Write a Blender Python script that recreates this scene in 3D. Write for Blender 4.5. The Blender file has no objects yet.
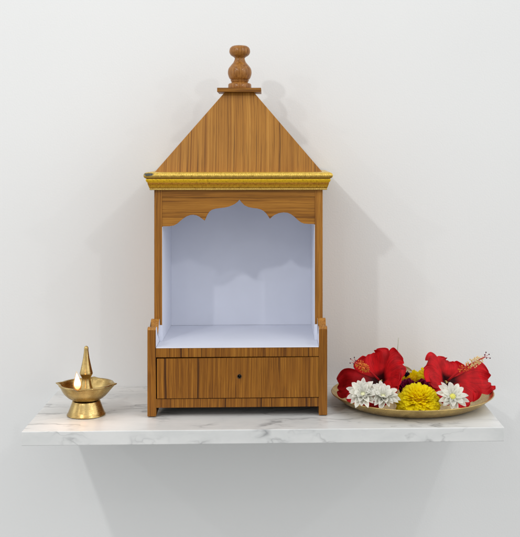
import bpy, bmesh, math, random
from mathutils import Vector, Matrix, noise

random.seed(11)
scene = bpy.context.scene
COL = scene.collection
PI = math.pi

# ------------------------------------------------------------------ helpers
def thing(name, label, cat, loc=(0, 0, 0), group=None):
    o = bpy.data.objects.new(name, None)
    o.empty_display_size = 0.02
    COL.objects.link(o)
    o.location = loc
    o['label'] = label
    o['category'] = cat
    if group:
        o['group'] = group
    return o

def origin_of(p):
    v = Vector((0, 0, 0))
    while p is not None:
        v += p.location
        p = p.parent
    return v

def obj(name, bm, mat, parent=None, smooth=False, label=None, solid=0.0, bevel=0.0, subsurf=0, recalc=True, origin=None):
    """bm is in world coordinates; the linked object gets its origin at its parent's origin"""
    if recalc:
        bmesh.ops.recalc_face_normals(bm, faces=bm.faces)
    me = bpy.data.meshes.new(name)
    bm.to_mesh(me)
    bm.free()
    o = bpy.data.objects.new(name, me)
    COL.objects.link(o)
    if parent is not None:
        o.parent = parent
        me.transform(Matrix.Translation(-origin_of(parent)))
    elif origin is not None:
        me.transform(Matrix.Translation(-Vector(origin)))
        o.location = origin
    mats = mat if isinstance(mat, (list, tuple)) else [mat]
    for m in mats:
        me.materials.append(m)
    if smooth:
        for p in me.polygons:
            p.use_smooth = True
    if bevel:
        md = o.modifiers.new('bevel', 'BEVEL')
        md.width = bevel
        md.segments = 2
        md.limit_method = 'ANGLE'
        md.angle_limit = math.radians(40)
        md.harden_normals = False
    if solid:
        md = o.modifiers.new('solid', 'SOLIDIFY')
        md.thickness = solid
        md.offset = 0
    if subsurf:
        md = o.modifiers.new('sub', 'SUBSURF')
        md.levels = md.render_levels = subsurf
    if label:
        o['label'] = label
    return o

def add_box(bm, x0, x1, y0, y1, z0, z1, mi=0):
    vs = [bm.verts.new((x, y, z)) for x in (x0, x1) for y in (y0, y1) for z in (z0, z1)]
    idx = [(0, 1, 3, 2), (4, 6, 7, 5), (0, 4, 5, 1), (2, 3, 7, 6), (0, 2, 6, 4), (1, 5, 7, 3)]
    fs = [bm.faces.new([vs[i] for i in f]) for f in idx]
    for f in fs:
        f.material_index = mi
    return fs

def add_prism(bm, pts, axis, a0, a1):
    """extrude a 2D outline. axis 'x': pts are (y,z); axis 'y': pts are (x,z)"""
    def mk(p, a):
        return (a, p[0], p[1]) if axis == 'x' else (p[0], a, p[1])
    A = [bm.verts.new(mk(p, a0)) for p in pts]
    B = [bm.verts.new(mk(p, a1)) for p in pts]
    n = len(pts)
    fa = bm.faces.new(A)
    fb = bm.faces.new(B[::-1])
    for i in range(n):
        j = (i + 1) % n
        bm.faces.new((A[j], A[i], B[i], B[j]))
    bmesh.ops.triangulate(bm, faces=[fa, fb], ngon_method='EAR_CLIP')

def add_lathe(bm, prof, c, seg=64, warp=None, close=False):
    """prof: list of (r,z); c: centre (x,y,z)"""
    rings = []
    for (r, z) in prof:
        if r < 1e-6:
            rings.append([bm.verts.new((c[0], c[1], c[2] + z))])
            continue
        ring = []
        for k in range(seg):
            a = 2 * PI * k / seg
            rr, zz = (r, z) if warp is None else warp(r, z, a)
            ring.append(bm.verts.new((c[0] + rr * math.cos(a), c[1] + rr * math.sin(a), c[2] + zz)))
        rings.append(ring)
    pairs = list(zip(rings, rings[1:]))
    if close:
        pairs.append((rings[-1], rings[0]))
    for A, B in pairs:
        if len(A) == 1 and len(B) == 1:
            continue
        for k in range(seg):
            j = (k + 1) % seg
            if len(A) == 1:
                bm.faces.new((A[0], B[k], B[j]))
            elif len(B) == 1:
                bm.faces.new((A[k], A[j], B[0]))
            else:
                bm.faces.new((A[k], A[j], B[j], B[k]))

def smooth_profile(pts, n=6):
    """Catmull-Rom through (r,z) points"""
    out = []
    P = [pts[0]] + list(pts) + [pts[-1]]
    for i in range(1, len(P) - 2):
        for k in range(n):
            t = k / n
            q = []
            for c in (0, 1):
                a, b, d, e = P[i - 1][c], P[i][c], P[i + 1][c], P[i + 2][c]
                q.append(0.5 * (2 * b + (d - a) * t + (2 * a - 5 * b + 4 * d - e) * t * t + (-a + 3 * b - 3 * d + e) * t ** 3))
            out.append((max(q[0], 0.0), q[1]))
    out.append(pts[-1])
    return out

def add_tube(bm, path, radii, seg=8):
    rings = []
    n = len(path)
    for i, p in enumerate(path):
        p = Vector(p)
        d = Vector(path[min(i + 1, n - 1)]) - Vector(path[max(i - 1, 0)])
        d.normalize()
        u = d.orthogonal().normalized()
        v = d.cross(u)
        r = radii[i] if isinstance(radii, (list, tuple)) else radii
        rings.append([bm.verts.new(p + u * r * math.cos(2 * PI * k / seg) + v * r * math.sin(2 * PI * k / seg)) for k in range(seg)])
    for A, B in zip(rings, rings[1:]):
        # match ring phase to avoid twisting
        off = min(range(seg), key=lambda o: sum((A[k].co - B[(k + o) % seg].co).length for k in range(0, seg, 2)))
        for k in range(seg):
            j = (k + 1) % seg
            bm.faces.new((A[k], A[j], B[(j + off) % seg], B[(k + off) % seg]))
    bm.faces.new(rings[0][::-1])
    bm.faces.new(rings[-1])

def add_ball(bm, c, r, sub=2, squash=None):
    m = Matrix.Translation(c)
    if squash is not None:
        m = m @ squash
    bmesh.ops.create_icosphere(bm, subdivisions=sub, radius=r, matrix=m)

def add_sheet(bm, fn, nu, nv):
    """grid surface fn(u,v) with u in 0..1 and v in -1..1; writes UV = (u, v/2+.5)"""
    uvl = bm.loops.layers.uv.verify()
    V = []
    for i in range(nu + 1):
        row = []
        for j in range(nv + 1):
            row.append(bm.verts.new(fn(i / nu, 2 * j / nv - 1)))
        V.append(row)
    for i in range(nu):
        for j in range(nv):
            f = bm.faces.new((V[i][j], V[i + 1][j], V[i + 1][j + 1], V[i][j + 1]))
            for l, (a, b) in zip(f.loops, ((i, j), (i + 1, j), (i + 1, j + 1), (i, j + 1))):
                l[uvl].uv = (a / nu, b / nv)

# ------------------------------------------------------------------ materials
def new_mat(name):
    m = bpy.data.materials.new(name)
    m.use_nodes = True
    nt = m.node_tree
    b = nt.nodes['Principled BSDF']
    return m, nt, b

def N(nt, typ, **kw):
    n = nt.nodes.new(typ)
    for k, v in kw.items():
        if k in n.inputs:
            n.inputs[k].default_value = v
        else:
            setattr(n, k, v)
    return n

def ramp(nt, stops, interp='LINEAR'):
    n = nt.nodes.new('ShaderNodeValToRGB')
    cr = n.color_ramp
    cr.interpolation = interp
    while len(cr.elements) < len(stops):
        cr.elements.new(0.5)
    for e, (p, c) in zip(cr.elements, stops):
        e.position = p
        e.color = (c[0], c[1], c[2], 1) if isinstance(c, (tuple, list)) else (c, c, c, 1)
    return n

def mixc(nt, mode='MIX', fac=None):
    n = nt.nodes.new('ShaderNodeMix')
    n.data_type = 'RGBA'
    n.blend_type = mode
    if fac is not None:
        n.inputs[0].default_value = fac
    return n   # inputs 0 fac, 6 A, 7 B, output 2

def math_n(nt, op, a=None, b=None):
    n = nt.nodes.new('ShaderNodeMath')
    n.operation = op
    if a is not None:
        n.inputs[0].default_value = a
    if b is not None:
        n.inputs[1].default_value = b
    return n

def wood(name, grain='z', dark=(.12, .05, .012), mid=(.34, .15, .03), light=(.46, .22, .055), lines=1.0, rough=.36, lscale=150.0, fscale=400.0, bscale=110.0):
    m, nt, b = new_mat(name)
    L = nt.links.new
    tc = N(nt, 'ShaderNodeTexCoord')
    oi = N(nt, 'ShaderNodeObjectInfo')
    mul = math_n(nt, 'MULTIPLY', b=13.0)
    L(oi.outputs['Random'], mul.inputs[0])
    add = N(nt, 'ShaderNodeVectorMath', operation='ADD')
    L(tc.outputs['Object'], add.inputs[0])
    L(mul.outputs[0], add.inputs[1])
    wob = N(nt, 'ShaderNodeTexNoise', Scale=7.0, Detail=2.0)
    L(add.outputs[0], wob.inputs['Vector'])
    wsb = N(nt, 'ShaderNodeVectorMath', operation='SCALE')
    wsb.inputs['Scale'].default_value = .007
    L(wob.outputs['Color'], wsb.inputs[0])
    add0 = add
    add = N(nt, 'ShaderNodeVectorMath', operation='ADD')
    L(add0.outputs[0], add.inputs[0])
    L(wsb.outputs[0], add.inputs[1])
    mp = N(nt, 'ShaderNodeMapping')
    s = {'x': (.010, 1, 1), 'y': (1, .03, 1), 'z': (1, 1, .007), 'r': (1, .004, .006), 'q': (.004, 1, .006)}[grain]
    mp.inputs['Scale'].default_value = s
    L(add.outputs[0], mp.inputs[0])
    fine = N(nt, 'ShaderNodeTexNoise', Scale=fscale, Detail=4.0, Roughness=.6)
    broad = N(nt, 'ShaderNodeTexNoise', Scale=bscale, Detail=3.0, Roughness=.6, Distortion=.1)
    line = N(nt, 'ShaderNodeTexNoise', Scale=lscale, Detail=2.0, Roughness=.5)
    pore = N(nt, 'ShaderNodeTexNoise', Scale=900.0, Detail=2.0)
    for t in (fine, broad, line, pore):
        L(mp.outputs[0], t.inputs['Vector'])
    r1 = ramp(nt, [(.34, dark), (.49, mid), (.62, light)])
    mixv = math_n(nt, 'MULTIPLY', b=.68)
    addv = math_n(nt, 'MULTIPLY_ADD', b=.32)
    L(fine.outputs['Fac'], mixv.inputs[0])
    L(broad.outputs['Fac'], addv.inputs[0])
    L(mixv.outputs[0], addv.inputs[2])
    L(addv.outputs[0], r1.inputs[0])
    # narrow dark figure lines
    r2 = ramp(nt, [(.635, 0.0), (.675, 1.0)])
    L(line.outputs['Fac'], r2.inputs[0])
    lm = math_n(nt, 'MULTIPLY', b=.62 * lines)
    L(r2.outputs[0], lm.inputs[0])
    mx = mixc(nt)
    L(lm.outputs[0], mx.inputs[0])
    L(r1.outputs[0], mx.inputs[6])
    mx.inputs[7].default_value = (dark[0] * .45, dark[1] * .42, dark[2] * .5, 1)
    # short open pores
    mpp = N(nt, 'ShaderNodeMapping')
    mpp.inputs['Scale'].default_value = tuple(.030 if c < .5 else 1.0 for c in s)
    L(add.outputs[0], mpp.inputs[0])
    fl = N(nt, 'ShaderNodeTexNoise', Scale=850.0, Detail=1.0)
    L(mpp.outputs[0], fl.inputs['Vector'])
    rf = ramp(nt, [(.56, 1.0), (.68, .80)])
    L(fl.outputs['Fac'], rf.inputs[0])
    mxp = mixc(nt, 'MULTIPLY', 1.0)
    L(mx.outputs[2], mxp.inputs[6])
    L(rf.outputs[0], mxp.inputs[7])
    mx = mxp
    # slow patchiness of the veneer
    pat = N(nt, 'ShaderNodeTexNoise', Scale=9.0, Detail=2.0)
    L(add.outputs[0], pat.inputs['Vector'])
    rp = ramp(nt, [(.3, (.92, .90, .87)), (.7, (1.06, 1.06, 1.06))])
    L(pat.outputs['Fac'], rp.inputs[0])
    m2 = mixc(nt, 'MULTIPLY', 1.0)
    L(mx.outputs[2], m2.inputs[6])
    L(rp.outputs[0], m2.inputs[7])
    L(m2.outputs[2], b.inputs['Base Color'])
    b.inputs['Roughness'].default_value = rough
    rr = ramp(nt, [(.3, rough - .06), (.7, rough + .12)])
    L(pore.outputs['Fac'], rr.inputs[0])
    L(rr.outputs[0], b.inputs['Roughness'])
    b.inputs['Specular IOR Level'].default_value = .26
    bp = N(nt, 'ShaderNodeBump', Strength=.12, Distance=.0006)
    L(fine.outputs['Fac'], bp.inputs['Height'])
    L(bp.outputs[0], b.inputs['Normal'])
    return m

def brass(name, base=(.42, .27, .075), deep=(.20, .115, .03), rough=.3, streak=.5):
    m, nt, b = new_mat(name)
    L = nt.links.new
    tc = N(nt, 'ShaderNodeTexCoord')
    n1 = N(nt, 'ShaderNodeTexNoise', Scale=38.0, Detail=6.0, Roughness=.65)
    L(tc.outputs['Object'], n1.inputs['Vector'])
    r = ramp(nt, [(.34, deep), (.58, base), (.8, tuple(min(1, c * 1.25) for c in base))])
    L(n1.outputs['Fac'], r.inputs[0])
    L(r.outputs[0], b.inputs['Base Color'])
    b.inputs['Metallic'].default_value = 1.0
    mp = N(nt, 'ShaderNodeMapping')
    mp.inputs['Scale'].default_value = (1, 1, 9)
    L(tc.outputs['Object'], mp.inputs[0])
    n2 = N(nt, 'ShaderNodeTexNoise', Scale=160.0, Detail=4.0)
    L(mp.outputs[0], n2.inputs['Vector'])
    rr = ramp(nt, [(.3, rough - .08), (.7, rough + .16)])
    L(n2.outputs['Fac'], rr.inputs[0])
    L(rr.outputs[0], b.inputs['Roughness'])
    bp = N(nt, 'ShaderNodeBump', Strength=streak * .3, Distance=.0005)
    L(n2.outputs['Fac'], bp.inputs['Height'])
    L(bp.outputs[0], b.inputs['Normal'])
    return m

def plain(name, col, rough=.5, spec=.5, metallic=0.0, bump=0.0, bscale=300.0, var=0.06, vscale=20.0):
    m, nt, b = new_mat(name)
    L = nt.links.new
    tc = N(nt, 'ShaderNodeTexCoord')
    n = N(nt, 'ShaderNodeTexNoise', Scale=vscale, Detail=4.0)
    L(tc.outputs['Object'], n.inputs['Vector'])
    r = ramp(nt, [(.3, tuple(c * (1 - var) for c in col)), (.7, tuple(min(1, c * (1 + var)) for c in col))])
    L(n.outputs['Fac'], r.inputs[0])
    L(r.outputs[0], b.inputs['Base Color'])
    b.inputs['Roughness'].default_value = rough
    b.inputs['Specular IOR Level'].default_value = spec
    b.inputs['Metallic'].default_value = metallic
    if bump:
        n2 = N(nt, 'ShaderNodeTexNoise', Scale=bscale, Detail=3.0)
        L(tc.outputs['Object'], n2.inputs['Vector'])
        bp = N(nt, 'ShaderNodeBump', Strength=bump, Distance=.001)
        L(n2.outputs['Fac'], bp.inputs['Height'])
        L(bp.outputs[0], b.inputs['Normal'])
    return m

def marble():
    m, nt, b = new_mat('white_marble')
    L = nt.links.new
    tc = N(nt, 'ShaderNodeTexCoord')
    warp = N(nt, 'ShaderNodeTexNoise', Scale=4.5, Detail=5.0, Roughness=.6)
    L(tc.outputs['Object'], warp.inputs['Vector'])
    wsub = N(nt, 'ShaderNodeVectorMath', operation='SUBTRACT')
    L(warp.outputs['Color'], wsub.inputs[0])
    wsub.inputs[1].default_value = (.5, .5, .5)
    wsc = N(nt, 'ShaderNodeVectorMath', operation='SCALE')
    wsc.inputs['Scale'].default_value = .11
    L(wsub.outputs[0], wsc.inputs[0])
    wadd = N(nt, 'ShaderNodeVectorMath', operation='ADD')
    L(tc.outputs['Object'], wadd.inputs[0])
    L(wsc.outputs[0], wadd.inputs[1])
    rot = N(nt, 'ShaderNodeMapping')
    rot.inputs['Rotation'].default_value = (math.radians(20), math.radians(35), math.radians(38))
    rot.inputs['Scale'].default_value = (.62, 2.2, 1.9)
    L(wadd.outputs[0], rot.inputs[0])

    def vein(scale, width, strength, off):
        n = N(nt, 'ShaderNodeTexNoise', Scale=scale, Detail=3.0, Roughness=.5)
        sh = N(nt, 'ShaderNodeMapping')
        sh.inputs['Location'].default_value = off
        L(rot.outputs[0], sh.inputs[0])
        L(sh.outputs[0], n.inputs['Vector'])
        s = math_n(nt, 'SUBTRACT', b=.5)
        L(n.outputs['Fac'], s.inputs[0])
        a = math_n(nt, 'ABSOLUTE')
        L(s.outputs[0], a.inputs[0])
        r = ramp(nt, [(0.0, strength), (width * .35, strength * .45), (width, 0.0)])
        L(a.outputs[0], r.inputs[0])
        return r
    v1 = vein(5.6, .030, .80, (2.7, 1.1, .4))
    v2 = vein(11.0, .030, .45, (4.3, 2.2, .1))
    cloud = N(nt, 'ShaderNodeTexNoise', Scale=5.0, Detail=5.0, Roughness=.6)
    L(rot.outputs[0], cloud.inputs['Vector'])
    mask = ramp(nt, [(.45, 0.06), (.60, 1.0)])
    mk = N(nt, 'ShaderNodeTexNoise', Scale=11.0, Detail=2.0)
    L(tc.outputs['Object'], mk.inputs['Vector'])
    L(mk.outputs['Fac'], mask.inputs[0])
    base = ramp(nt, [(.32, (.60, .615, .61)), (.55, (.715, .72, .71)), (.7, (.76, .76, .75))])
    L(cloud.outputs['Fac'], base.inputs[0])
    mxv = math_n(nt, 'MAXIMUM')
    L(v1.outputs[0], mxv.inputs[0])
    L(v2.outputs[0], mxv.inputs[1])
    mm = math_n(nt, 'MULTIPLY')
    L(mxv.outputs[0], mm.inputs[0])
    L(mask.outputs[0], mm.inputs[1])
    mx = mixc(nt)
    L(mm.outputs[0], mx.inputs[0])
    L(base.outputs[0], mx.inputs[6])
    mx.inputs[7].default_value = (.25, .255, .26, 1)
    L(mx.outputs[2], b.inputs['Base Color'])
    b.inputs['Roughness'].default_value = .30
    b.inputs['Specular IOR Level'].default_value = .35
    b.inputs['Subsurface Weight'].default_value = .05
    b.inputs['Subsurface Radius'].default_value = (.01, .01, .01)
    return m

def petal_mat(name, inner, body, edge, vein=.25, throat=.16, trans=.25, rough=.5, stripes=34.0, mott=.12):
    """petal colour runs along the petal's own length (UV.x) with fine veins across it"""
    m, nt, b = new_mat(name)
    L = nt.links.new
    tc = N(nt, 'ShaderNodeTexCoord')
    sep = N(nt, 'ShaderNodeSeparateXYZ')
    L(tc.outputs['UV'], sep.inputs[0])
    r = ramp(nt, [(0.0, inner), (throat, inner), (min(throat + .16, .9), body), (1.0, edge)])
    L(sep.outputs['X'], r.inputs[0])
    mp = N(nt, 'ShaderNodeMapping')
    mp.inputs['Scale'].default_value = (1.4, stripes, 1)
    L(tc.outputs['UV'], mp.inputs[0])
    n = N(nt, 'ShaderNodeTexNoise', Scale=1.0, Detail=3.0, Distortion=.3)
    L(mp.outputs[0], n.inputs['Vector'])
    rv = ramp(nt, [(.36, 1 - vein), (.55, 1.0)])
    L(n.outputs['Fac'], rv.inputs[0])
    mx = mixc(nt, 'MULTIPLY', 1.0)
    L(r.outputs[0], mx.inputs[6])
    L(rv.outputs[0], mx.inputs[7])
    n3 = N(nt, 'ShaderNodeTexNoise', Scale=48.0, Detail=4.0)
    L(tc.outputs['Object'], n3.inputs['Vector'])
    r3 = ramp(nt, [(.32, 1 - mott), (.62, 1.04)])
    L(n3.outputs['Fac'], r3.inputs[0])
    mx2 = mixc(nt, 'MULTIPLY', 1.0)
    L(mx.outputs[2], mx2.inputs[6])
    L(r3.outputs[0], mx2.inputs[7])
    L(mx2.outputs[2], b.inputs['Base Color'])
    b.inputs['Roughness'].default_value = rough
    b.inputs['Specular IOR Level'].default_value = .16
    bp = N(nt, 'ShaderNodeBump', Strength=.25, Distance=.0008)
    L(n.outputs['Fac'], bp.inputs['Height'])
    L(bp.outputs[0], b.inputs['Normal'])
    if trans:
        tr = N(nt, 'ShaderNodeBsdfTranslucent')
        L(mx2.outputs[2], tr.inputs['Color'])
        L(bp.outputs[0], tr.inputs['Normal'])
        ms = N(nt, 'ShaderNodeMixShader')
        ms.inputs[0].default_value = trans
        out = nt.nodes['Material Output']
        L(b.outputs[0], ms.inputs[1])
        L(tr.outputs[0], ms.inputs[2])
        L(ms.outputs[0], out.inputs['Surface'])
    return m

def gold_mat():
    m, nt, b = new_mat('gold_moulding')
    L = nt.links.new
    tc = N(nt, 'ShaderNodeTexCoord')
    n = N(nt, 'ShaderNodeTexNoise', Scale=260.0, Detail=5.0, Roughness=.7)
    L(tc.outputs['Object'], n.inputs['Vector'])
    # foil reflections painted as height bands: brown reeds and roll, dark grooves, bright cove
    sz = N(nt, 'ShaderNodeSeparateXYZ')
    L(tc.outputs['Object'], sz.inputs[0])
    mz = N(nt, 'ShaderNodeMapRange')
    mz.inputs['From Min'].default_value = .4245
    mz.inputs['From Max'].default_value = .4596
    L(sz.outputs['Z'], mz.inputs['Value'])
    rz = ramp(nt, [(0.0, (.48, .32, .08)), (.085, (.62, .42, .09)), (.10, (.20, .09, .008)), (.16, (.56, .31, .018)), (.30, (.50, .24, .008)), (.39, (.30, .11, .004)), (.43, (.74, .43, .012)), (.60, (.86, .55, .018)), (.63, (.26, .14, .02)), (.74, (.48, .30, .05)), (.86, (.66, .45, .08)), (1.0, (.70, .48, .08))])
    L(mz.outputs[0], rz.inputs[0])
    rn = ramp(nt, [(.32, (.66, .58, .45)), (.48, (1, 1, 1)), (.72, (1.15, 1.15, 1.2))])
    L(n.outputs['Fac'], rn.inputs[0])
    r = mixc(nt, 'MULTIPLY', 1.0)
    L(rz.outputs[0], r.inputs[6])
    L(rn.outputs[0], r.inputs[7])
    # dark scuffed corner: a worn patch with its own outline at the left top end
    mp = N(nt, 'ShaderNodeMapping')
    mp.vector_type = 'POINT'
    mp.inputs['Location'].default_value = (.1735 * 85, .073 * 30, -.4550 * 260)
    mp.inputs['Scale'].default_value = (85, 30, 260)
    L(tc.outputs['Object'], mp.inputs[0])
    ln = N(nt, 'ShaderNodeVectorMath', operation='LENGTH')
    L(mp.outputs[0], ln.inputs[0])
    n2 = N(nt, 'ShaderNodeTexNoise', Scale=120.0, Detail=3.0)
    L(tc.outputs['Object'], n2.inputs['Vector'])
    ad = math_n(nt, 'ADD')
    L(ln.outputs['Value'], ad.inputs[0])
    L(n2.outputs['Fac'], ad.inputs[1])
    rs = ramp(nt, [(.95, 1.0), (1.0, 1.0)])
    rs = ramp(nt, [(.42, 1.0), (.60, 0.0)])
    hf = math_n(nt, 'MULTIPLY', b=.4)
    L(ad.outputs[0], hf.inputs[0])
    L(hf.outputs[0], rs.inputs[0])
    mx = mixc(nt)
    L(rs.outputs[0], mx.inputs[0])
    L(r.outputs[2], mx.inputs[6])
    mx.inputs[7].default_value = (.06, .065, .06, 1)
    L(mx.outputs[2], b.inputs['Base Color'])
    b.inputs['Metallic'].default_value = .45
    rr = ramp(nt, [(.3, .24), (.7, .42)])
    L(n.outputs['Fac'], rr.inputs[0])
    L(rr.outputs[0], b.inputs['Roughness'])
    bp = N(nt, 'ShaderNodeBump', Strength=.15, Distance=.0004)
    L(n.outputs['Fac'], bp.inputs['Height'])
    L(bp.outputs[0], b.inputs['Normal'])
    return m

def emit_mat(name, stops, strength, alpha=None):
    m, nt, b = new_mat(name)
    L = nt.links.new
    nt.nodes.remove(b)
    tc = N(nt, 'ShaderNodeTexCoord')
    sep = N(nt, 'ShaderNodeSeparateXYZ')
    L(tc.outputs['Generated'], sep.inputs[0])
    r = ramp(nt, stops)
    L(sep.outputs['Z'], r.inputs[0])
    e = N(nt, 'ShaderNodeEmission', Strength=strength)
    L(r.outputs[0], e.inputs['Color'])
    out = nt.nodes['Material Output']
    if alpha is None:
        L(e.outputs[0], out.inputs['Surface'])
    else:
        t = N(nt, 'ShaderNodeBsdfTransparent')
        ms = N(nt, 'ShaderNodeMixShader')
        ms.inputs[0].default_value = alpha
        L(t.outputs[0], ms.inputs[1])
        L(e.outputs[0], ms.inputs[2])
        L(ms.outputs[0], out.inputs['Surface'])
    return m

M = {}
M['wall'] = plain('wall_paint', (.800, .808, .806), rough=.75, spec=.25, bump=.22, bscale=300.0, var=.012, vscale=2.2)
M['marble'] = marble()
M['wood_v'] = wood('teak_laminate_upright', 'z', dark=(.10, .032, .004), mid=(.225, .083, .008), light=(.33, .138, .016), lines=1.4, lscale=170.0)
M['wood_p'] = wood('teak_laminate_post', 'z', dark=(.15, .052, .007), mid=(.31, .125, .017), light=(.40, .178, .028), lines=.7)
M['wood_roof'] = wood('teak_laminate_roof', 'r', dark=(.18, .065, .009), mid=(.345, .147, .022), light=(.43, .202, .036), lines=1.0, lscale=260.0, bscale=210.0)
M['wood_roof_side'] = wood('teak_laminate_roof_side', 'q', dark=(.18, .065, .009), mid=(.345, .147, .022), light=(.43, .202, .036), lines=1.0, lscale=260.0, bscale=210.0)
M['wood_h'] = wood('teak_laminate_level', 'x', dark=(.14, .050, .007), mid=(.30, .122, .016), light=(.385, .170, .026), lines=.8)
M['wood_turned'] = wood('turned_teak', 'z', dark=(.15, .052, .010), mid=(.29, .120, .026), light=(.37, .165, .040), lines=.35, rough=.2, fscale=260.0)
M['edge_band'] = wood('edge_band', 'y', dark=(.22, .085, .014), mid=(.36, .155, .026), light=(.44, .205, .04), lines=.3)
M['lavender'] = plain('pale_lavender_laminate', (.70, .725, .815), rough=.42, spec=.4, var=.028, vscale=11.0, bump=.06, bscale=900.0)
M['gold'] = gold_mat()
M['dark'] = plain('dark_gap', (.012, .010, .008), rough=.8)
M['lockring'] = plain('lock_ring', (.05, .04, .03), rough=.35, metallic=.8)
M['steel'] = plain('lock_pin', (.75, .72, .66), rough=.25, metallic=1.0)
M['felt'] = plain('foot_pad', (.46, .42, .34), rough=.9)
M['brass_lamp'] = brass('brass_lamp', (.55, .40, .16), (.36, .23, .08), rough=.26)
M['brass_tray'] = brass('brass_tray', (.64, .47, .18), (.46, .31, .11), rough=.28)
M['red'] = petal_mat('red_petal', (.06, .001, .004), (.76, .012, .018), (.74, .012, .020), vein=.26, throat=.11, mott=.34, trans=.34)
M['darkred'] = petal_mat('deep_red_petal', (.05, .001, .004), (.48, .006, .012), (.56, .009, .016), vein=.24, throat=.11, mott=.38)
M['white'] = petal_mat('white_petal', (.86, .87, .58), (.95, .94, .86), (.96, .95, .90), vein=.04, throat=.05, trans=.5, stripes=9.0)
M['yellow'] = petal_mat('yellow_petal', (.97, .68, .0), (.98, .80, .003), (.98, .86, .012), vein=.08, throat=.2, trans=.48, stripes=7.0)
M['magenta'] = petal_mat('magenta_petal', (.10, .002, .03), (.22, .004, .055), (.28, .008, .07), vein=.2, trans=.15, stripes=10.0)
M['purple'] = petal_mat('dark_purple_petal', (.012, .004, .02), (.022, .006, .035), (.035, .01, .05), vein=.2, trans=.0)
M['cream'] = petal_mat('cream_petal', (.75, .55, .15), (.83, .70, .40), (.85, .76, .52), vein=.1, stripes=6.0)
M['pollen_o'] = plain('orange_pollen', (.72, .20, .025), rough=.8, var=.35, vscale=400.0)
M['pollen_c'] = plain('cream_pollen', (.80, .58, .26), rough=.8, var=.3, vscale=400.0)
M['column'] = plain('stamen_red', (.50, .02, .025), rough=.45)
M['stigma'] = plain('stigma_tip', (.07, .01, .02), rough=.6)
M['disc'] = plain('flower_heart', (.70, .66, .12), rough=.7, var=.25, vscale=500.0, bump=.4, bscale=1500.0)
M['pale_disc'] = plain('pale_flower_heart', (.80, .80, .50), rough=.7, var=.15, vscale=500.0)
M['green'] = plain('calyx_green', (.09, .15, .03), rough=.55, var=.2)
M['stalk'] = plain('dry_stalk', (.34, .36, .24), rough=.7, var=.2)
M['wick'] = plain('burnt_wick', (.10, .05, .03), rough=.9)
M['flame_core'] = emit_mat('flame_core', [(0.0, (1.0, .28, .05)), (.22, (1.0, .70, .35)), (.42, (1.0, .93, .78)), (1.0, (1.0, .95, .82))], 2.6)
M['flame_skin'] = emit_mat('flame_skin', [(0.0, (1.0, .25, .03)), (.4, (1.0, .50, .14)), (1.0, (1.0, .70, .35))], 1.0, alpha=.28)

# ------------------------------------------------------------------ setting
WALL_D = 2.285      # camera to wall
bm = bmesh.new()
add_box(bm, -5.5, 5.5, 0.0, .12, -2.6, 2.4)
w = obj('wall', bm, M['wall'])
w['kind'] = 'structure'

SX0, SX1, SY0 = -.4445, .4235, -.359
bm = bmesh.new()
add_box(bm, SX0, SX1, SY0, -.0005, -.0255, 0.0)
shelf = obj('marble_shelf', bm, M['marble'], bevel=.0012, origin=((SX0 + SX1) / 2, -.18, -.0255))
shelf['label'] = 'long white grey veined marble slab shelf fixed to the plain white wall'
shelf['category'] = 'shelf'

# ------------------------------------------------------------------ shrine
CX = -.0622
FY = -.265           # front of the lower box
UY = -.195           # front of the upper box
BY = -.010           # back
LX0, LX1 = CX - .1692, CX + .1692          # lower outer sides
LI0, LI1 = LX0 + .0158, LX1 - .0158
UX0, UX1 = CX - .1640, CX + .1640          # upper outer sides
UI0, UI1 = UX0 + .0152, UX1 - .0152
FLZ = .131
CZ0 = .4245          # underside of cornice

shrine = thing('home_shrine', 'wooden temple shaped home shrine with gold cornice, pyramid roof and empty lavender niche', 'shrine', (CX, -.14, 0))

# side panels of the lower box with legs and the notched wing in front of the niche
top = []
nz = 14
# wing top from front to upper box: flat nose, scoop, rising ear
nose = [(FY, .1640), (FY + .0015, .1670), (FY + .005, .1682), (FY + .014, .1682), (FY + .018, .1672), (FY + .022, .1635)]
scoop = []
for k in range(1, nz):
    t = k / nz
    y = FY + .022 + t * .030
    z = .1635 - .020 * math.sin(PI * min(1, t * 1.15) * .62) ** 1.3 if t < .55 else None
    scoop.append((y, z))
pts_w = [(FY, .0018)] + nose + [(FY + .027, .1555), (FY + .032, .1495), (FY + .037, .1475), (FY + .042, .1495),
         (FY + .047, .1555), (FY + .052, .1635), (FY + .058, .1705), (FY + .064, .1740), (UY - .0004, .1745), (UY - .0004, FLZ), (BY, FLZ), (BY, .0018), (BY - .05, .0018),
         (BY - .05, .0177), (FY + .026, .0177), (FY + .026, .0018)]
for (a, b_) in ((LX0, LI0), (LI1, LX1)):
    bm = bmesh.new()
    add_prism(bm, pts_w, 'x', a, b_)
    bmesh.ops.bisect_plane(bm, geom=list(bm.verts) + list(bm.edges) + list(bm.faces), plane_co=(0, 0, FLZ - .0002), plane_no=(0, 0, 1))
    inner = b_ if a == LX0 else a
    bmesh.ops.recalc_face_normals(bm, faces=bm.faces)
    bm.normal_update()
    for f in bm.faces:
        c = f.calc_center_median()
        if abs(f.normal.x) > .9 and abs(c.x - inner) < 1e-4 and c.z > FLZ - .001:
            f.material_index = 2
        elif abs(f.normal.x) < .5 and c.z > .1455 and not (f.normal.y < -.97 and c.y < FY + .002):
            f.material_index = 1
    p = obj('side_panel', bm, [M['wood_v'], M['edge_band'], M['lavender']], shrine)
    for yy in (FY + .013, BY - .025):
        bm = bmesh.new()
        add_lathe(bm, [(0, 0), (.0062, 0), (.0062, .0021), (0, .0021)], ((a + b_) / 2, yy, .0001), 24)
        obj('foot_pad', bm, M['felt'], p)

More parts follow.
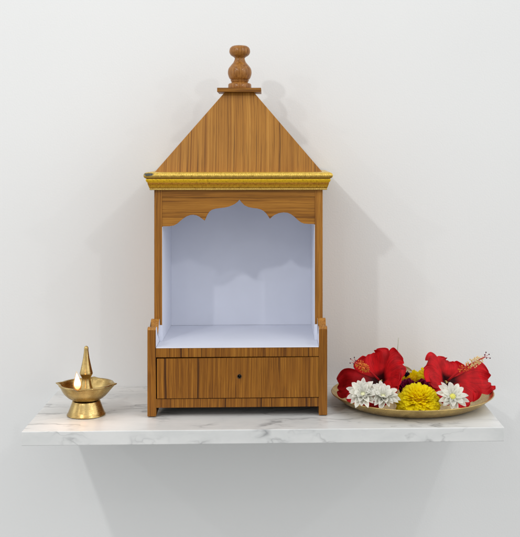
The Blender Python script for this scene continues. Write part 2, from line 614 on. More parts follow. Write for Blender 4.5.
# box floor, rails, drawer
bm = bmesh.new()
add_box(bm, LI0, LI1, FY + .0012, BY, FLZ - .011, FLZ - .0012)
obj('niche_base', bm, M['wood_v'], shrine)
bm = bmesh.new()
add_box(bm, LI0 + .0003, LI1 - .0003, FY + .0004, BY, FLZ - .0012, FLZ)
obj('niche_floor', bm, M['lavender'], shrine, bevel=.0003)
bm = bmesh.new()
add_box(bm, LI0, LI1, FY + .0008, FY + .0166, .1125, FLZ - .0015)
obj('top_rail', bm, M['wood_v'], shrine, bevel=.0004)
bm = bmesh.new()
add_box(bm, LI0, LI1, FY + .0008, FY + .0166, .0177, .0343)
obj('bottom_rail', bm, M['wood_v'], shrine, bevel=.0004)
bm = bmesh.new()
add_box(bm, LI0, LI1, FY + .0180, BY - .002, .0195, .0280)
add_box(bm, LI0, LI1, BY - .012, BY - .004, .0285, FLZ - .012)
obj('carcass', bm, M['dark'], shrine)

drawer = bpy.data.objects.new('drawer', None)
COL.objects.link(drawer)
drawer.parent = shrine
drawer.location = Vector((CX, FY, .07)) - origin_of(shrine)
DX0, DX1, DZ0, DZ1 = LI0 + .0022, LI1 - .0007, .0356, .1112
bm = bmesh.new()
kx, kz = CX + .0035, .0762
# front with a round lock bore
pts = []
vs_out = [bm.verts.new(v) for v in ((DX0, FY - .0008, DZ0), (DX1, FY - .0008, DZ0 + .0004), (DX1, FY - .0008, DZ1 + .0002), (DX0, FY - .0008, DZ1 - .0010))]
ring = [bm.verts.new((kx + .0037 * math.cos(2 * PI * k / 32), FY - .0008, kz + .0037 * math.sin(2 * PI * k / 32))) for k in range(32)]
eo = [bm.edges.new((vs_out[i], vs_out[(i + 1) % 4])) for i in range(4)]
er = [bm.edges.new((ring[i], ring[(i + 1) % 32])) for i in range(32)]
bmesh.ops.triangle_fill(bm, use_beauty=True, edges=eo + er)
ext = bmesh.ops.extrude_face_region(bm, geom=list(bm.faces))
for v in ext['geom']:
    if isinstance(v, bmesh.types.BMVert):
        v.co.y += .0150
obj('drawer_front', bm, M['wood_v'], drawer)
bm = bmesh.new()
add_box(bm, DX0 + .006, DX1 - .006, FY + .0152, BY - .02, DZ0 + .004, DZ1 - .008)
obj('drawer_box', bm, M['dark'], drawer)
bm = bmesh.new()
def ring_y(bm, prof, c, seg=32):
    rings = []
    for r, y in prof:
        rings.append([bm.verts.new((c[0] + r * math.cos(2 * PI * k / seg), c[1] + y, c[2] + r * math.sin(2 * PI * k / seg))) for k in range(seg)])
    for A, B in zip(rings, rings[1:]):
        for k in range(seg):
            j = (k + 1) % seg
            bm.faces.new((A[k], A[j], B[j], B[k]))
    bm.faces.new(rings[-1])
ring_y(bm, [(.0040, 0.0), (.0041, -.0009), (.0034, -.0011), (.0028, -.0004), (.0026, .0105)], (kx, FY - .0008, kz))
lock = obj('lock', bm, M['lockring'], drawer, smooth=False)
bm = bmesh.new()
add_ball(bm, (kx + .0002, FY + .0020, kz + .0004), .0008, 2)
obj('lock_pin', bm, M['steel'], drawer, smooth=True)

# upper box
for (a, b_, lining) in ((UX0, UI0, 1), (UI1, UX1, -1)):
    bm = bmesh.new()
    add_box(bm, a, b_, UY, BY, FLZ + .0004, CZ0 + .004)
    p = obj('upper_side', bm, M['wood_p'], shrine, bevel=.0006)
    bm = bmesh.new()
    if lining == 1:
        add_box(bm, b_, b_ + .0008, UY + .0012, BY, FLZ + .0003, .3530)
        add_box(bm, b_, b_ + .0008, UY + .0128, BY, .3531, CZ0 + .002)
        add_box(bm, LI0 + .0002, b_ + .0010, UY - .0010, UY - .0002, FLZ + .0002, .1620)
    else:
        add_box(bm, a - .0008, a, UY + .0012, BY, FLZ + .0003, .3565)
        add_box(bm, a - .0008, a, UY + .0128, BY, .3566, CZ0 + .002)
        add_box(bm, a - .0010, LI1 - .0002, UY - .0010, UY - .0002, FLZ + .0002, .1620)
    obj('side_lining', bm, M['lavender'], p)
bm = bmesh.new()
add_box(bm, UX0, UX1, BY, BY + .006, FLZ + .001, CZ0 + .004)
bk = obj('back_panel', bm, M['wood_v'], shrine)
bm = bmesh.new()
add_box(bm, UI0 + .0009, UI1 - .0009, BY - .0010, BY - .0001, FLZ + .0003, CZ0 + .002)
obj('back_lining', bm, M['lavender'], bk)
bm = bmesh.new()
add_box(bm, UI0 + .0009, UI1 - .0009, UY + .014, BY - .0012, CZ0 - .008, CZ0 + .002)
obj('niche_ceiling', bm, M['lavender'], shrine)

# scalloped valance (x, z in metres); outline of the arch read left to right
def vx(px): return (px - 270) * 2.092 / 1070
def vz(py): return .504 - (py - 150) * 2.092 / 1070
arch_px = [(161.9, 226.9), (163.7, 226.8), (169, 226.8), (173.7, 226.0), (177, 224.2), (180.1, 221.5), (183.4, 218.8), (186.5, 216.9), (189.8, 215.7), (193, 215.4),
           (196, 215.9), (198.8, 217.2), (201.6, 219.3), (204.3, 221.2), (205.4, 218.9), (206.6, 216.0), (208.6, 212.8), (211.2, 210.6), (215, 209.4),
           (219.4, 208.8), (224.5, 208.2), (228.6, 207.2), (231.6, 206.0), (234.4, 204.6), (236.9, 202.7), (239.0, 200.4),
           (241.2, 203.3), (244.2, 206.2), (248, 207.9), (252, 208.7), (256.4, 209.2), (260.2, 210.2), (263.2, 211.9), (265.8, 214.4), (267.7, 217.2), (269.3, 219.6),
           (271.4, 217.6), (273.8, 215.8), (278.2, 213.9), (283, 213.2), (287, 213.6), (290.5, 215.1), (294.2, 218.0), (297.6, 221.2), (300.4, 223.2), (303.4, 224.4), (308, 224.8), (315, 224.9)]
arch = [(vx(a), vz(b)) for a, b in arch_px]
arch = [(UI0, arch[0][1])] + [p for p in arch if UI0 + .001 < p[0] < UI1 - .001] + [(UI1, arch[-1][1])]
bm = bmesh.new()
zt = vz(198.0)
y0, y1 = UY + .0016, UY + .0125
cols = [[bm.verts.new((x, y, z)) for (y, z) in ((y0, zz), (y0, zt), (y1, zt), (y1, zz))] for x, zz in arch]
for A, B in zip(cols, cols[1:]):
    for k in range(4):
        bm.faces.new((A[k], A[(k + 1) % 4], B[(k + 1) % 4], B[k]))
bm.faces.new(cols[0]); bm.faces.new(cols[-1][::-1])
val = obj('valance', bm, M['wood_h'], shrine)
bm = bmesh.new()
add_box(bm, UI0, UI1, UY + .0004, UY + .0125, zt + .0004, CZ0 + .003)
obj('valance_rail', bm, M['wood_h'], val, bevel=.0004)

# cornice: mitred moulding, lobed roll over a plain cove over a reeded band
prof = [(-.004, .4245, 'p'), (.0045, .4245, 'p'), (.0068, .4246, 'p'), (.0080, .4250, 'd'), (.0086, .4262, 'd'), (.0080, .4274, 'd'), (.0076, .4278, 'p'),
        (.0084, .4284, 'r'), (.0092, .4304, 'r'), (.0100, .4326, 'r'), (.0108, .4348, 'r'), (.0115, .4368, 'r'), (.0119, .4382, 'p'),
        (.0113, .4388, 'p'), (.0124, .4396, 'p'), (.0137, .4412, 'p'), (.0146, .4432, 'p'), (.0149, .4448, 'p'), (.0147, .4460, 'p'),
        (.0134, .4466, 'p'), (.0140, .4472, 'p'), (.0160, .4480, 's'), (.0176, .4494, 's'), (.0185, .4514, 's'), (.0187, .4534, 's'), (.0181, .4556, 's'), (.0166, .4576, 's'),
        (.0138, .4590, 's'), (.0095, .4595, 'p'), (-.0020, .4596, 'p')]
def relief(kind, s, k, edge):
    f = min(1.0, edge / .004)
    if kind == 'r':
        return f * (.0008 * (abs(math.sin(s * PI / .0031)) ** .6 - .6) + .0005 * noise.noise(Vector((s * 260, k * .7, 1.0))))
    if kind == 'd':
        return f * .0011 * (abs(math.sin(s * PI / .0040 + .6)) - .6)
    if kind == 's':
        q = (k - 24) / 4.0
        w = (s / .0150) % 1.0 - .5
        leaf = math.cos((w * 2) ** 2 * 2.4 + q * 1.6) * math.cos(q * 1.2)
        return f * (.0006 * leaf + .0003 * math.sin(w * 30 + q * 3) * (1 - abs(q)) + .0003 * noise.noise(Vector((s * 300, k * .8, 4.0))))
    return 0.0
bm = bmesh.new()
def sweep(n, pos, length):
    prev = None
    for i in range(n + 1):
        t = i / n
        col = []
        for k, (o, z, kind) in enumerate(prof):
            s = t * length
            col.append(bm.verts.new(pos(t, o, z, relief(kind, s, k, min(s, length - s)))))
        if prev:
            for k in range(len(prof) - 1):
                bm.faces.new((prev[k], col[k], col[k + 1], prev[k + 1]))
        prev = col
sweep(560, lambda t, o, z, d: ((UX0 - o) + t * (UX1 - UX0 + 2 * o), UY - o - d, z), UX1 - UX0)
sweep(180, lambda t, o, z, d: (UX0 - o - d, BY + .004 + t * (UY - o - BY - .004), z), BY - UY)
sweep(180, lambda t, o, z, d: (UX1 + o + d, (UY - o) + t * (BY + .004 - UY + o), z), BY - UY)
bmesh.ops.remove_doubles(bm, verts=bm.verts, dist=1e-5)
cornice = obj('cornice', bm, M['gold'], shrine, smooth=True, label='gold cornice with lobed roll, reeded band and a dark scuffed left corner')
bm = bmesh.new()
add_box(bm, UX0 + .0010, UX1 - .0010, UY + .0010, BY + .003, CZ0 + .0045, .4585)
obj('cornice_board', bm, M['wood_h'], cornice)

# pyramid roof
RZ0, RZ1 = .4580, .6168
RCY = (UY + BY) / 2 - .022
bw, bd, tw = .1645, .0950, .0292
bm = bmesh.new()
base = [(CX - bw, UY + .002), (CX + bw, UY + .002), (CX + bw, BY + .003), (CX - bw, BY + .003)]
topc = [(CX - tw, RCY - tw), (CX + tw, RCY - tw), (CX + tw, RCY + tw), (CX - tw, RCY + tw)]
A = [bm.verts.new((x, y, RZ0)) for x, y in base]
B = [bm.verts.new((x, y, RZ1)) for x, y in topc]
bm.faces.new(A[::-1]); bm.faces.new(B)
for i in range(4):
    j = (i + 1) % 4
    bm.faces.new((A[i], A[j], B[j], B[i]))
bmesh.ops.recalc_face_normals(bm, faces=bm.faces)
bm.normal_update()
for f in bm.faces:
    if abs(f.normal.x) > .5:
        f.material_index = 1
roof = obj('roof', bm, [M['wood_roof'], M['wood_roof_side']], shrine, bevel=.0008)
# finial: square plate and turned knob
fin = bpy.data.objects.new('finial', None)
COL.objects.link(fin)
fin.parent = shrine
FC = Vector((CX, RCY, RZ1))
fin.location = FC - origin_of(shrine)
bm = bmesh.new()
add_box(bm, CX - .0434, CX + .0434, RCY - .0434, RCY + .0434, RZ1 + .0003, RZ1 + .0085)
obj('finial_plate', bm, M['wood_h'], fin, bevel=.0006)
zb = RZ1 + .0086
S = .00200
kp = [(0, 0), (23.0, 0), (23.4, 1.2), (23.2, 4.2), (21.6, 5.2), (18.6, 5.7), (18.0, 6.4), (18.4, 7.3), (18.2, 8.3), (18.8, 9.1)]
SZ = .00203
kp = [(0, 0), (23.0, 0), (23.5, 1.2), (23.2, 4.4), (21.0, 5.4), (17.6, 5.9), (16.6, 6.6), (17.2, 7.4), (18.4, 7.7), (18.6, 8.5), (17.4, 8.9), (17.6, 9.2)]
knob = [(r / 2 * S, z * SZ) for r, z in kp]
curve = smooth_profile([(r / 2 * S, z * SZ) for r, z in [(18.6, 9.0), (21.4, 11.0), (23.6, 14.2), (23.9, 17.0), (22.4, 20.2), (18.0, 23.2), (13.2, 26.0), (10.7, 28.6), (10.2, 30.4), (12.6, 31.6), (17.6, 33.2), (20.6, 35.6), (20.9, 38.0), (19.2, 40.6), (14.4, 42.5), (7.0, 43.2), (0, 43.3)]], 5)
bm = bmesh.new()
add_lathe(bm, [(0, 0)] + knob[1:] + curve[1:], (CX, RCY, zb), 56)
kn = obj('finial_knob', bm, M['wood_turned'], fin, smooth=True)
md = kn.modifiers.new('edge', 'EDGE_SPLIT'); md.split_angle = math.radians(50)

# ------------------------------------------------------------------ oil lamp
LC = Vector((-.3496, -.241, .0003))
lamp = thing('oil_lamp', 'small brass oil lamp with pointed centre spire and one burning wick', 'oil lamp', LC)
rot0 = math.radians(-95.5)       # front spout direction
def lip(a):
    """0..1 closeness to one of the four spouts"""
    d = (a - rot0) / (PI / 2)
    d = abs(d - round(d)) * (PI / 2)
    return max(0.0, 1 - d / .235)
def bowl_warp(r, z, a):
    h = max(0.0, (z - .040) / .019)
    l = lip(a)
    k = l ** 1.3 * min(1, h) ** 2 if r > .03 else 0
    return r + .0080 * k, z + .0006 * k
bm = bmesh.new()
foot = [(0, 0), (.0350, 0), (.0362, .0008), (.0362, .0022), (.0350, .0034), (.0325, .0092), (.0298, .0160), (.0276, .0220), (.0262, .0262), (.0256, .0272), (.0225, .0276), (0, .0276)]
add_lathe(bm, foot, LC, 72)
ft = obj('lamp_foot', bm, M['brass_lamp'], lamp, smooth=True)
md = ft.modifiers.new('edge', 'EDGE_SPLIT'); md.split_angle = math.radians(48)
outer = smooth_profile([(.0215, .0277), (.0270, .0300), (.0350, .0352), (.0420, .0424), (.0468, .0505), (.0492, .0560)], 5)
rim = [(.0512, .0572), (.0520, .0584), (.0514, .0596), (.0488, .0598), (.0470, .0590)]
inner = smooth_profile([(.0452, .0560), (.0430, .0510), (.0385, .0445), (.0320, .0390), (.0230, .0352), (.0120, .0338), (.0, .0336)], 4)
bm = bmesh.new()
add_lathe(bm, [(0, .0277)] + outer + rim + inner, LC, 160, warp=bowl_warp)
bowl = obj('lamp_bowl', bm, M['brass_lamp'], lamp, smooth=True)
bm = bmesh.new()
sp = [(0, .0330), (.0190, .0336), (.0172, .0400), (.0140, .0455), (.0118, .0520), (.0096, .0580), (.0086, .0640), (.0080, .0690), (.0086, .0712), (.0118, .0768), (.0124, .0788), (.0118, .0812), (.0102, .0880),
      (.0080, .0980), (.0060, .1080), (.0046, .1180), (.0040, .1240), (.0042, .1258), (.0036, .1284), (.0016, .1304), (0, .1308)]
add_lathe(bm, sp, LC, 48)
spire = obj('lamp_spire', bm, M['brass_lamp'], lamp, smooth=True)
md = spire.modifiers.new('edge', 'EDGE_SPLIT'); md.split_angle = math.radians(38)
wd = Vector((math.cos(rot0), math.sin(rot0), 0))
w0 = LC + wd * .030 + Vector((0, 0, .0415))
w1 = LC + wd * .050 + Vector((0, 0, .0585))
w2 = LC + wd * .0555 + Vector((-.0005, 0, .0635))
bm = bmesh.new()
add_tube(bm, [w0, (w0 + w1) / 2 + Vector((0, 0, .001)), w1, w2], [.0022, .0022, .0019, .0012], 10)
wk = obj('wick', bm, M['wick'], lamp, smooth=True)
def flame_mesh(h, r, base, lean):
    bm = bmesh.new()
    pr = smooth_profile([(0, 0), (r * .5, h * .05), (r * .92, h * .2), (r, h * .34), (r * .82, h * .52), (r * .5, h * .72), (r * .2, h * .9), (0, h)], 4)
    add_lathe(bm, pr, base, 28)
    for v in bm.verts:
        t = max(0, (v.co.z - base.z) / h)
        v.co.x += lean * t * t
    return bm
fb = w2 + Vector((-.0008, -.0002, -.0035))
fl = obj('flame', flame_mesh(.031, .0062, fb, -.0014), M['flame_core'], lamp, smooth=True)
obj('flame_mantle', flame_mesh(.037, .0082, fb + Vector((0, 0, -.002)), -.002), M['flame_skin'], fl, smooth=True)

# ------------------------------------------------------------------ tray
TC = Vector((.2810, -.1700, .0002))
bm = bmesh.new()
tout = smooth_profile([(.112, .0), (.124, .0012), (.136, .0060), (.147, .0125), (.1555, .0193), (.1590, .0222)], 5)
tin = smooth_profile([(.1572, .0232), (.1520, .0193), (.1440, .0135), (.1340, .0074), (.1230, .0036), (.110, .0026)], 5)
add_lathe(bm, [(0, 0)] + tout + [(.1606, .0228), (.1610, .0236), (.1604, .0243), (.1586, .0240)] + tin + [(0, .0026)], TC, 160)
tray = obj('brass_tray', bm, M['brass_tray'], smooth=True, origin=TC)
tray['label'] = 'round shallow brass tray holding the flowers at the right end of the marble shelf'
tray['category'] = 'tray'
TZ = .0034
def tray_z(x, y):
    r = math.hypot(x - TC.x, y - TC.y)
    tab = [(0, .0030), (.110, .0030), (.123, .0042), (.134, .0082), (.144, .0143), (.152, .0202), (.158, .0243), (.162, .0248)]
    for (a, za), (b_, zb_) in zip(tab, tab[1:]):
        if r <= b_:
            return za + (zb_ - za) * (r - a) / (b_ - a)
    return .0248 if r < .170 else .0248 - (r - .170) * .5

def clampv(v, eps=.0008):
    z = tray_z(v.x, v.y) + eps
    if v.z < z:
        v.z = z
    return v

# ------------------------------------------------------------------ flowers
def frame_of(axis):
    n = Vector(axis).normalized()
    up = Vector((0, 0, 1)) if abs(n.z) < .95 else Vector((0, 1, 0))
    s = up.cross(n).normalized()
    t = n.cross(s)
    return n, s, t

def hibiscus(label, throat, axis, petals, col_len, pollen, pollen_from, seed, gpos=None):
    rnd = random.Random(seed)
    n = Vector(axis).normalized()
    T = Vector(throat)
    root = thing('hibiscus', label, 'flower', (T.x, T.y, tray_z(T.x, T.y)), 'red hibiscus flowers in the tray')
    for (dx, dz, Lp, Wp, lift, curl, mat) in petals:
        y = -(n.x * dx + n.z * dz) / n.y
        t = Vector((dx, y, dz)).normalized()
        s = n.cross(t).normalized()
        ph, ph2 = rnd.uniform(0, 6), rnd.uniform(0, 6)
        def fn(u, v, t=t, s=s, Lp=Lp, Wp=Wp, lift=lift, curl=curl, ph=ph, ph2=ph2):
            w = Wp * (.10 + .90 * math.sin(min(1.0, u / .74) * PI / 2) ** 1.15)
            if u > .74:
                w *= math.sqrt(max(0.02, 1 - ((u - .74) / .285) ** 2))
            edge = abs(v)
            rad = Lp * (.05 + .95 * u ** .92)
            rad *= 1 + .035 * math.sin(5 * v + ph) * u ** 3
            ax = Lp * (lift * math.sin(min(1, u * 1.25) * PI / 2) - curl * max(0, u - .45) ** 2 * 2.2) - .012 * (1 - u) ** 3
            ruf = (.0046 * math.sin(6.2 * v + 4.0 * u + ph) * u ** 2 + .0034 * math.sin(13 * v + ph2) * u ** 4) * (.35 + .65 * edge)
            fold = .0022 * math.cos(v * PI * 2.6 + ph2) * u * (1 - u * .4)
            cup = .010 * v * v * u
            P = T + t * rad + s * (w * v) + n * (ax + ruf + fold * .6 + cup)
            k = noise.noise(P * 55 + Vector((seed, 0, 0))) * .0022 * u
            return clampv(P + n * k)
        bm = bmesh.new()
        add_sheet(bm, fn, 26, 24)
        obj('petal', bm, M[mat], root, smooth=True, solid=.0006, subsurf=1, recalc=False)
    # stamen column, pollen sacs, five stigmas
    side = n.cross(Vector((0, 0, 1))).normalized()
    upv = side.cross(n).normalized()
    path = []
    for k in range(11):
        q = k / 10
        path.append(T + n * (-.008 + (col_len + .008) * q) + upv * (.004 * math.sin(q * PI) + .003 * q * q))
    bm = bmesh.new()
    add_tube(bm, path, [.0022 - .0011 * k / 10 for k in range(11)], 10)
    colm = obj('stamen_column', bm, M['column'], root, smooth=True)
    for (f0, f1, mat_p, cnt) in pollen:
        bm = bmesh.new()
        for _ in range(cnt):
            q = rnd.uniform(f0, f1)
            i = min(9, int(q * 10)); c = path[i].lerp(path[i + 1], q * 10 - i)
            a = rnd.uniform(0, 2 * PI)
            d = (side * math.cos(a) + upv * math.sin(a) + n * rnd.uniform(-.1, .5)).normalized()
            ln = rnd.uniform(.0045, .0095) * (1.1 - .35 * abs(2 * (q - f0) / (f1 - f0) - 1))
            e = c + d * ln
            add_tube(bm, [c, c.lerp(e, .5), e], .00022, 4)
            add_ball(bm, e, rnd.uniform(.00085, .0014), 1)
        obj('pollen_filaments', bm, M[mat_p], colm, smooth=True)
    tip = path[-1]
    for k in range(5):
        a = 2 * PI * k / 5 + .4
        d = (n * .9 + (side * math.cos(a) + upv * math.sin(a)) * .75).normalized()
        e = tip + d * rnd.uniform(.0085, .0115)
        bm = bmesh.new()
        add_tube(bm, [tip, tip.lerp(e, .5) + n * .0008, e], .00035, 6)
        st = obj('stigma', bm, M['column'], colm, smooth=True)
        bm = bmesh.new()
        add_ball(bm, e, .0013, 2)
        # the pad is part of the stigma
        me = bpy.data.meshes.new('stigma_pad'); bm.to_mesh(me); bm.free()
        me.transform(Matrix.Translation(-origin_of(colm)))
        me.materials.append(M['stigma'])
        bm2 = bmesh.new(); bm2.from_mesh(st.data)
        n0 = len(bm2.faces)
        bm2.from_mesh(me)
        bm2.faces.ensure_lookup_table()
        for f in bm2.faces[n0:]:
            f.material_index = 1
        for f in bm2.faces:
            f.smooth = True
        bm2.to_mesh(st.data); bm2.free()
        st.data.materials.append(M['stigma'])
        bpy.data.meshes.remove(me)
    # green calyx behind
    bm = bmesh.new()
    back = T - n * .020
    add_tube(bm, [clampv(back - n * .016), clampv(back - n * .008), back + n * .002], [.0028, .0052, .0050], 12)
    obj('calyx', bm, M['green'], root, smooth=True)
    return root

hibiscus('red hibiscus with bright orange pollen, facing left at the shrine side of the tray',
         (.2075, -.214, .0575), (-.60, -.62, .50),
         [(-1.0, -.36, .090, .031, .10, .10, 'darkred'),
          (-.14, 1.0, .056, .042, .10, .05, 'red'),
          (.88, .54, .064, .042, .08, .08, 'red'),
          (.85, -.45, .060, .042, .08, .0, 'red'),
          (-.45, -.90, .066, .044, .12, .0, 'darkred')],
         .080, [(.52, .90, 'pollen_o', 110)], .55, 3)
hibiscus('red hibiscus with cream tipped pollen, facing right at the outer edge of the tray',
         (.3507, -.205, .0545), (.54, -.66, .52),
         [(-.82, .36, .067, .039, .10, .06, 'red'),
          (-1.0, -.22, .072, .042, .10, .02, 'red'),
          (.06, 1.0, .042, .038, .04, .14, 'red'),
          (1.0, -.18, .108, .036, .05, .08, 'red'),
          (.62, -.88, .060, .046, .08, .0, 'red')],
         .102, [(.36, .60, 'pollen_o', 46), (.58, .92, 'pollen_c', 110)], .5, 8)

def chrysanthemum(label, c, axis, R, counts, seed, heart):
    rnd = random.Random(seed)
    n, s, t = frame_of(axis)
    C = Vector(c)
    root = thing('chrysanthemum', label, 'flower', (C.x, C.y, tray_z(C.x, C.y)), 'white chrysanthemums along the tray front')
    layers = [('outer_petals', .10, 1.0), ('middle_petals', .38, .84), ('inner_petals', .72, .60)]
    for (nm, rise, lf), cnt in zip(layers, counts):
        if cnt == 0:
            continue
        bm = bmesh.new()
        for k in range(cnt):
            a = 2 * PI * (k + rnd.uniform(-.22, .22)) / cnt + lf * 3
            d = s * math.cos(a) + t * math.sin(a)
            sd = n.cross(d)
            L_ = R * lf * rnd.uniform(.86, 1.08)
            W_ = R * rnd.uniform(.160, .215)
            rs = rise + rnd.uniform(-.10, .14)
            tw = rnd.uniform(-.35, .35)
            cv = rnd.uniform(-.10, .22)
            def fn(u, v, d=d, sd=sd, L_=L_, W_=W_, rs=rs, tw=tw, cv=cv):
                w = W_ * (math.sin(PI * (u * .93 + .045) ** .85) ** .7) if u < .97 else W_ * .06
                sdv = (sd + n * tw * u).normalized()
                P = C + d * (L_ * (u * math.cos(rs * .9) + .04)) + n * (L_ * (u * math.sin(rs * .9) + cv * u * u)) + sdv * (w * v) + n * (.9 * w * v * v)
                return clampv(P)
            add_sheet(bm, fn, 8, 4)
        obj(nm, bm, M['white'], root, smooth=True, solid=.0005, recalc=False)
    bm = bmesh.new()
    m4 = n.to_track_quat('Z', 'Y').to_matrix().to_4x4()
    add_ball(bm, C + n * (.0025 if heart else .0015), R * .19 if heart else R * .14, 3, m4 @ Matrix.Diagonal((1, 1, .7, 1)))
    for v in bm.verts:
        v.co += v.normal * .0006 * noise.noise(v.co * 900)
    obj('flower_heart', bm, M['disc' if heart else 'pale_disc'], root, smooth=True)
    bm = bmesh.new()
    e = clampv(C - n * .020 + Vector((0, 0, -.004)), .002)
    add_tube(bm, [e, C - n * .009, C - n * .001], [.0022, .0030, R * .20], 10)
    obj('calyx', bm, M['green'], root, smooth=True)
    return root

chrysanthemum('white chrysanthemum nearest the shrine, leaning on the tray rim', (.1735, -.281, .0430), (-.20, -.66, .72), .0315, (14, 11, 7), 21, False)
chrysanthemum('white chrysanthemum between another white bloom and the big yellow marigold', (.2105, -.285, .0395), (.06, -.60, .80), .0310, (13, 11, 8), 5, False)
chrysanthemum('single white chrysanthemum with open yellow heart, right of the big yellow marigold', (.3410, -.287, .0385), (.06, -.78, .62), .0310, (13, 9, 0), 14, True)

def marigold(label, c, axis, R, cnt, seed, squash=.85):
    rnd = random.Random(seed)
    n, s, t = frame_of(axis)
    C = Vector(c)
    root = thing('marigold', label, 'flower', (C.x, C.y, tray_z(C.x, C.y)), 'yellow marigolds in the tray')
    bm = bmesh.new()
    for i in range(cnt):
        q = (i + .5) / cnt
        th = math.acos(1 - q * 1.36)           # 0 at the crown to past the equator
        a = i * 2.399963 + rnd.uniform(-.2, .2)
        lat = s * math.cos(a) + t * math.sin(a)
        d = (n * math.cos(th) * squash + lat * math.sin(th)).normalized()
        rad = R * math.sqrt((math.cos(th) * squash) ** 2 + math.sin(th) ** 2)
        tang = n.cross(lat).normalized()
        tang = (tang + d * rnd.uniform(-.2, .2) + lat * rnd.uniform(-.4, .4)).normalized()
        outw = d.cross(tang).normalized()
        if outw.dot(n) > 0:
            outw = -outw
        L_ = rad * rnd.uniform(.45, .60)
        W_ = R * (.075 + .10 * q) * rnd.uniform(.85, 1.2) * (1.0 if cnt > 300 else 1.35)
        tip_r = rad * rnd.uniform(.90, 1.04)
        ph = rnd.uniform(0, 6)
        bend = rnd.uniform(.30, .75) * min(1.0, .15 + 1.5 * q)
        def fn(u, v, d=d, tang=tang, outw=outw, L_=L_, W_=W_, tip_r=tip_r, ph=ph, bend=bend):
            w = W_ * (.35 + .65 * math.sin(min(1, u / .75) * PI / 2)) * (1 - .25 * max(0, u - .75) / .25)
            r = tip_r - L_ * (1 - u) - .10 * L_ * v * v * u
            r += R * .022 * math.sin(5.5 * v + ph) * u ** 2
            P = C + d * r + tang * (w * v) + outw * (bend * L_ * u * u + .22 * w * math.sin(3.2 * v + ph) * u)
            return clampv(P)
        add_sheet(bm, fn, 4, 6)
    obj('petals', bm, M['yellow'], root, smooth=True, recalc=False)
    bm = bmesh.new()
    add_ball(bm, C, R * .58, 3, n.to_track_quat('Z', 'Y').to_matrix().to_4x4() @ Matrix.Diagonal((1, 1, squash * .95, 1)))
    for v in bm.verts:
        clampv(v.co, .001)
    obj('flower_heart', bm, plain('marigold_heart', (.92, .60, .004), rough=.8), root, smooth=True)
    bm = bmesh.new()
    b0 = C - n * R * .75
    add_tube(bm, [clampv(b0, .002), C - n * R * .45], [R * .18, R * .34], 12)
    obj('calyx', bm, M['green'], root, smooth=True)
    return root

marigold('big round yellow marigold at the front middle of the tray', (.2790, -.2700, .0240), (.02, -.42, .90), .0415, 620, 2, .86)
marigold('small yellow marigold behind the tray centre, tucked beside the left hibiscus', (.2810, -.165, .0420), (.0, -.45, .9), .0250, 130, 4, .9)
marigold('yellow marigold behind the tray centre, half hidden by the right hibiscus', (.3180, -.170, .0475), (.0, -.45, .9), .0300, 160, 6, .9)

def blossom(name, label, c, axis, R, mat, seed, cat='flower', group=None, cnt=12):
    rnd = random.Random(seed)
    n, s, t = frame_of(axis)
    C = Vector(c)
    root = thing(name, label, cat, (C.x, C.y, tray_z(C.x, C.y)), group)
    for i in range(cnt):
        q = (i + .5) / cnt
        a = i * 2.4
        lat = s * math.cos(a) + t * math.sin(a)
        tang = n.cross(lat)
        W_ = R * (.35 + .45 * q)
        op = .25 + .75 * q
        ph = rnd.uniform(0, 6)
        def fn(u, v, lat=lat, tang=tang, W_=W_, op=op, ph=ph):
            w = W_ * math.sin(PI * (.08 + .80 * u)) ** .6
            P = C + n * R * (-.55 + u * 1.25 * (1.1 - .5 * op)) + lat * R * (op * (.25 + .75 * u) - .25 * v * v * op) + tang * w * v
            P += lat * R * .05 * math.sin(6 * v + ph) * u + n * R * .05 * math.sin(5 * v + ph) * u
            return clampv(P)
        bm = bmesh.new()
        add_sheet(bm, fn, 8, 8)
        obj('petal', bm, M[mat], root, smooth=True, solid=.0006, recalc=False)
    bm = bmesh.new()
    add_tube(bm, [clampv(C - n * R * .95, .002), C - n * R * .45], [R * .15, R * .3], 10)
    obj('calyx', bm, M['green'], root, smooth=True)
    return root

gm = 'magenta blossoms behind the big marigold'
blossom('rose', 'deep magenta blossom beside the left hibiscus, behind the big yellow marigold', (.2655, -.205, .0385), (-.1, -.6, .8), .0210, 'magenta', 31, group=gm)
blossom('rose', 'deep magenta blossom beside the right hibiscus, behind the big yellow marigold', (.2960, -.208, .0390), (.1, -.6, .8), .0200, 'magenta', 32, group=gm)
blossom('flower_bud', 'tiny near black purple bud resting above the magenta blossom by the left hibiscus', (.2660, -.192, .0625), (.0, -.5, .85), .0085, 'purple', 33, cat='bud', cnt=7)

# cream loose petals
bm = bmesh.new()
pc = Vector((.2635, -.186, .0690))
def fnp(u, v):
    w = .0085 * math.sin(PI * (.08 + .84 * u)) ** .7
    return pc + Vector((-.016 + .030 * u, -.004 * v * v, .004 * math.sin(u * 3) - .002 * u)) + Vector((0, .45, .9)).normalized() * (w * v * .75)
add_sheet(bm, fnp, 12, 8)
lp = obj('loose_petal', bm, M['cream'], smooth=True, solid=.0006, recalc=False, origin=pc)
lp['label'] = 'loose pale cream petal lying between the left hibiscus and a small marigold'
lp['category'] = 'petal'
# thin stalk standing up behind the left hibiscus
bm = bmesh.new()
add_tube(bm, [(.2470, -.150, .0035), (.2520, -.150, .050), (.2535, -.150, .095), (.2560, -.150, .1265)], [.0010, .0009, .0008, .0004], 8)
sk = obj('flower_stalk', bm, M['stalk'], smooth=True, origin=(.2470, -.150, .0035))
sk['label'] = 'thin grey green stalk sticking up behind the left hibiscus'
sk['category'] = 'stalk'

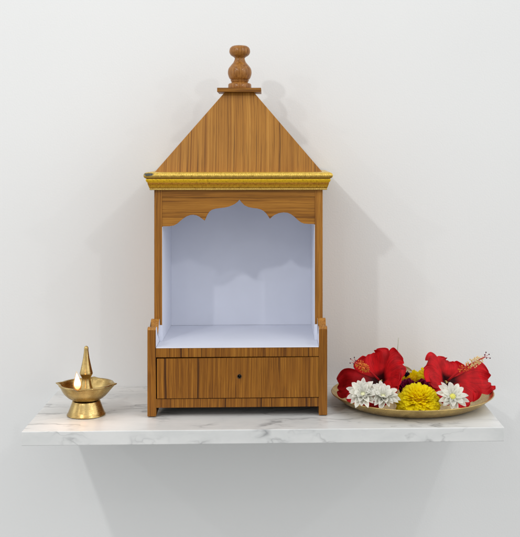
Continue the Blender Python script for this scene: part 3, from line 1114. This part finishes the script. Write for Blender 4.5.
# ------------------------------------------------------------------ light
world = bpy.data.worlds.new("World")
scene.world = world
world.use_nodes = True
nt = world.node_tree
L = nt.links.new
bg = nt.nodes['Background']
tc = N(nt, 'ShaderNodeTexCoord')
sep = N(nt, 'ShaderNodeSeparateXYZ')
L(tc.outputs['Generated'], sep.inputs[0])
mr = N(nt, 'ShaderNodeMapRange')
mr.inputs['From Min'].default_value = -1
L(sep.outputs['Z'], mr.inputs['Value'])
room = ramp(nt, [(0.0, (.36, .36, .355)), (.34, (.56, .56, .555)), (.46, (.94, .945, .94)), (.60, (1.26, 1.27, 1.27)), (.78, (1.46, 1.46, 1.46)), (1.0, (1.65, 1.65, 1.64))])
L(mr.outputs[0], room.inputs[0])
# uneven surroundings (furniture, openings) for the metal to mirror
mpw = N(nt, 'ShaderNodeMapping')
mpw.inputs['Scale'].default_value = (2.2, 2.2, .7)
L(tc.outputs['Generated'], mpw.inputs[0])
nw = N(nt, 'ShaderNodeTexNoise', Scale=1.6, Detail=2.0)
L(mpw.outputs[0], nw.inputs['Vector'])
rw = ramp(nt, [(.40, .35), (.50, .95), (.62, 1.25)])
L(nw.outputs['Fac'], rw.inputs[0])
mw = mixc(nt, 'MULTIPLY', .8)
L(room.outputs[0], mw.inputs[6])
L(rw.outputs[0], mw.inputs[7])
# extra brightness added at both sides, dimmer centre, to lift shadows beside the shrine
ax = math_n(nt, 'ABSOLUTE')
L(sep.outputs['X'], ax.inputs[0])
side = ramp(nt, [(.0, .56), (.45, .93), (1.0, 1.66)])
L(ax.outputs[0], side.inputs[0])
ms = mixc(nt, 'MULTIPLY', 1.0)
L(mw.outputs[2], ms.inputs[6])
L(side.outputs[0], ms.inputs[7])
L(ms.outputs[2], bg.inputs['Color'])
bg.inputs['Strength'].default_value = .83

def spot(loc, power, size, col=(1, .998, .99), target=(-.05, -.15, .18)):
    ld = bpy.data.lights.new('downlight', 'AREA')
    ld.shape = 'DISK'
    ld.size = size
    ld.energy = power
    ld.color = col
    o = bpy.data.objects.new('downlight', ld)
    COL.objects.link(o)
    o.location = loc
    o.rotation_euler = (Vector(target) - Vector(loc)).to_track_quat('-Z', 'Y').to_euler()
    return o
spot((-1.12, -2.05, 1.78), 9.0, .085)
spot((-1.08, -1.28, 1.75), 2.6, .07)
spot((-.75, -3.20, 1.72), 1.8, .09)
spot((-2.50, -2.40, 1.72), 3.8, .07)
spot((1.10, -2.10, 1.75), 4.2, .06)
spot((.95, -1.20, 1.75), 1.6, .07)
spot((2.60, -2.40, 1.72), 3.6, .07)
fld = bpy.data.lights.new('flame_light', 'POINT')
fld.energy = .13
fld.color = (1.0, .52, .22)
fld.shadow_soft_size = .007
flo = bpy.data.objects.new('flame_light', fld)
COL.objects.link(flo)
flo.location = fb + Vector((-.001, -.010, .020))

# ------------------------------------------------------------------ camera
cam = bpy.data.cameras.new('camera')
co = bpy.data.objects.new('camera', cam)
COL.objects.link(co)
co.location = (0, -WALL_D, .504)
YAW = math.radians(2.0)
co.rotation_euler = (math.radians(90), 0, -YAW)
cam.sensor_fit = 'HORIZONTAL'
cam.sensor_width = 36
cam.lens = 36 * 1070 / 520
cam.shift_x = -(10.6 + 1070 * math.tan(YAW)) / 520
cam.shift_y = -119.3 / 520
cam.clip_start = .05
cam.clip_end = 100
scene.camera = co
scene.view_settings.view_transform = 'Standard'
scene.view_settings.look = 'None'
scene.view_settings.gamma = 1
scene.view_settings.exposure = 0
scene.cycles.max_bounces = 10
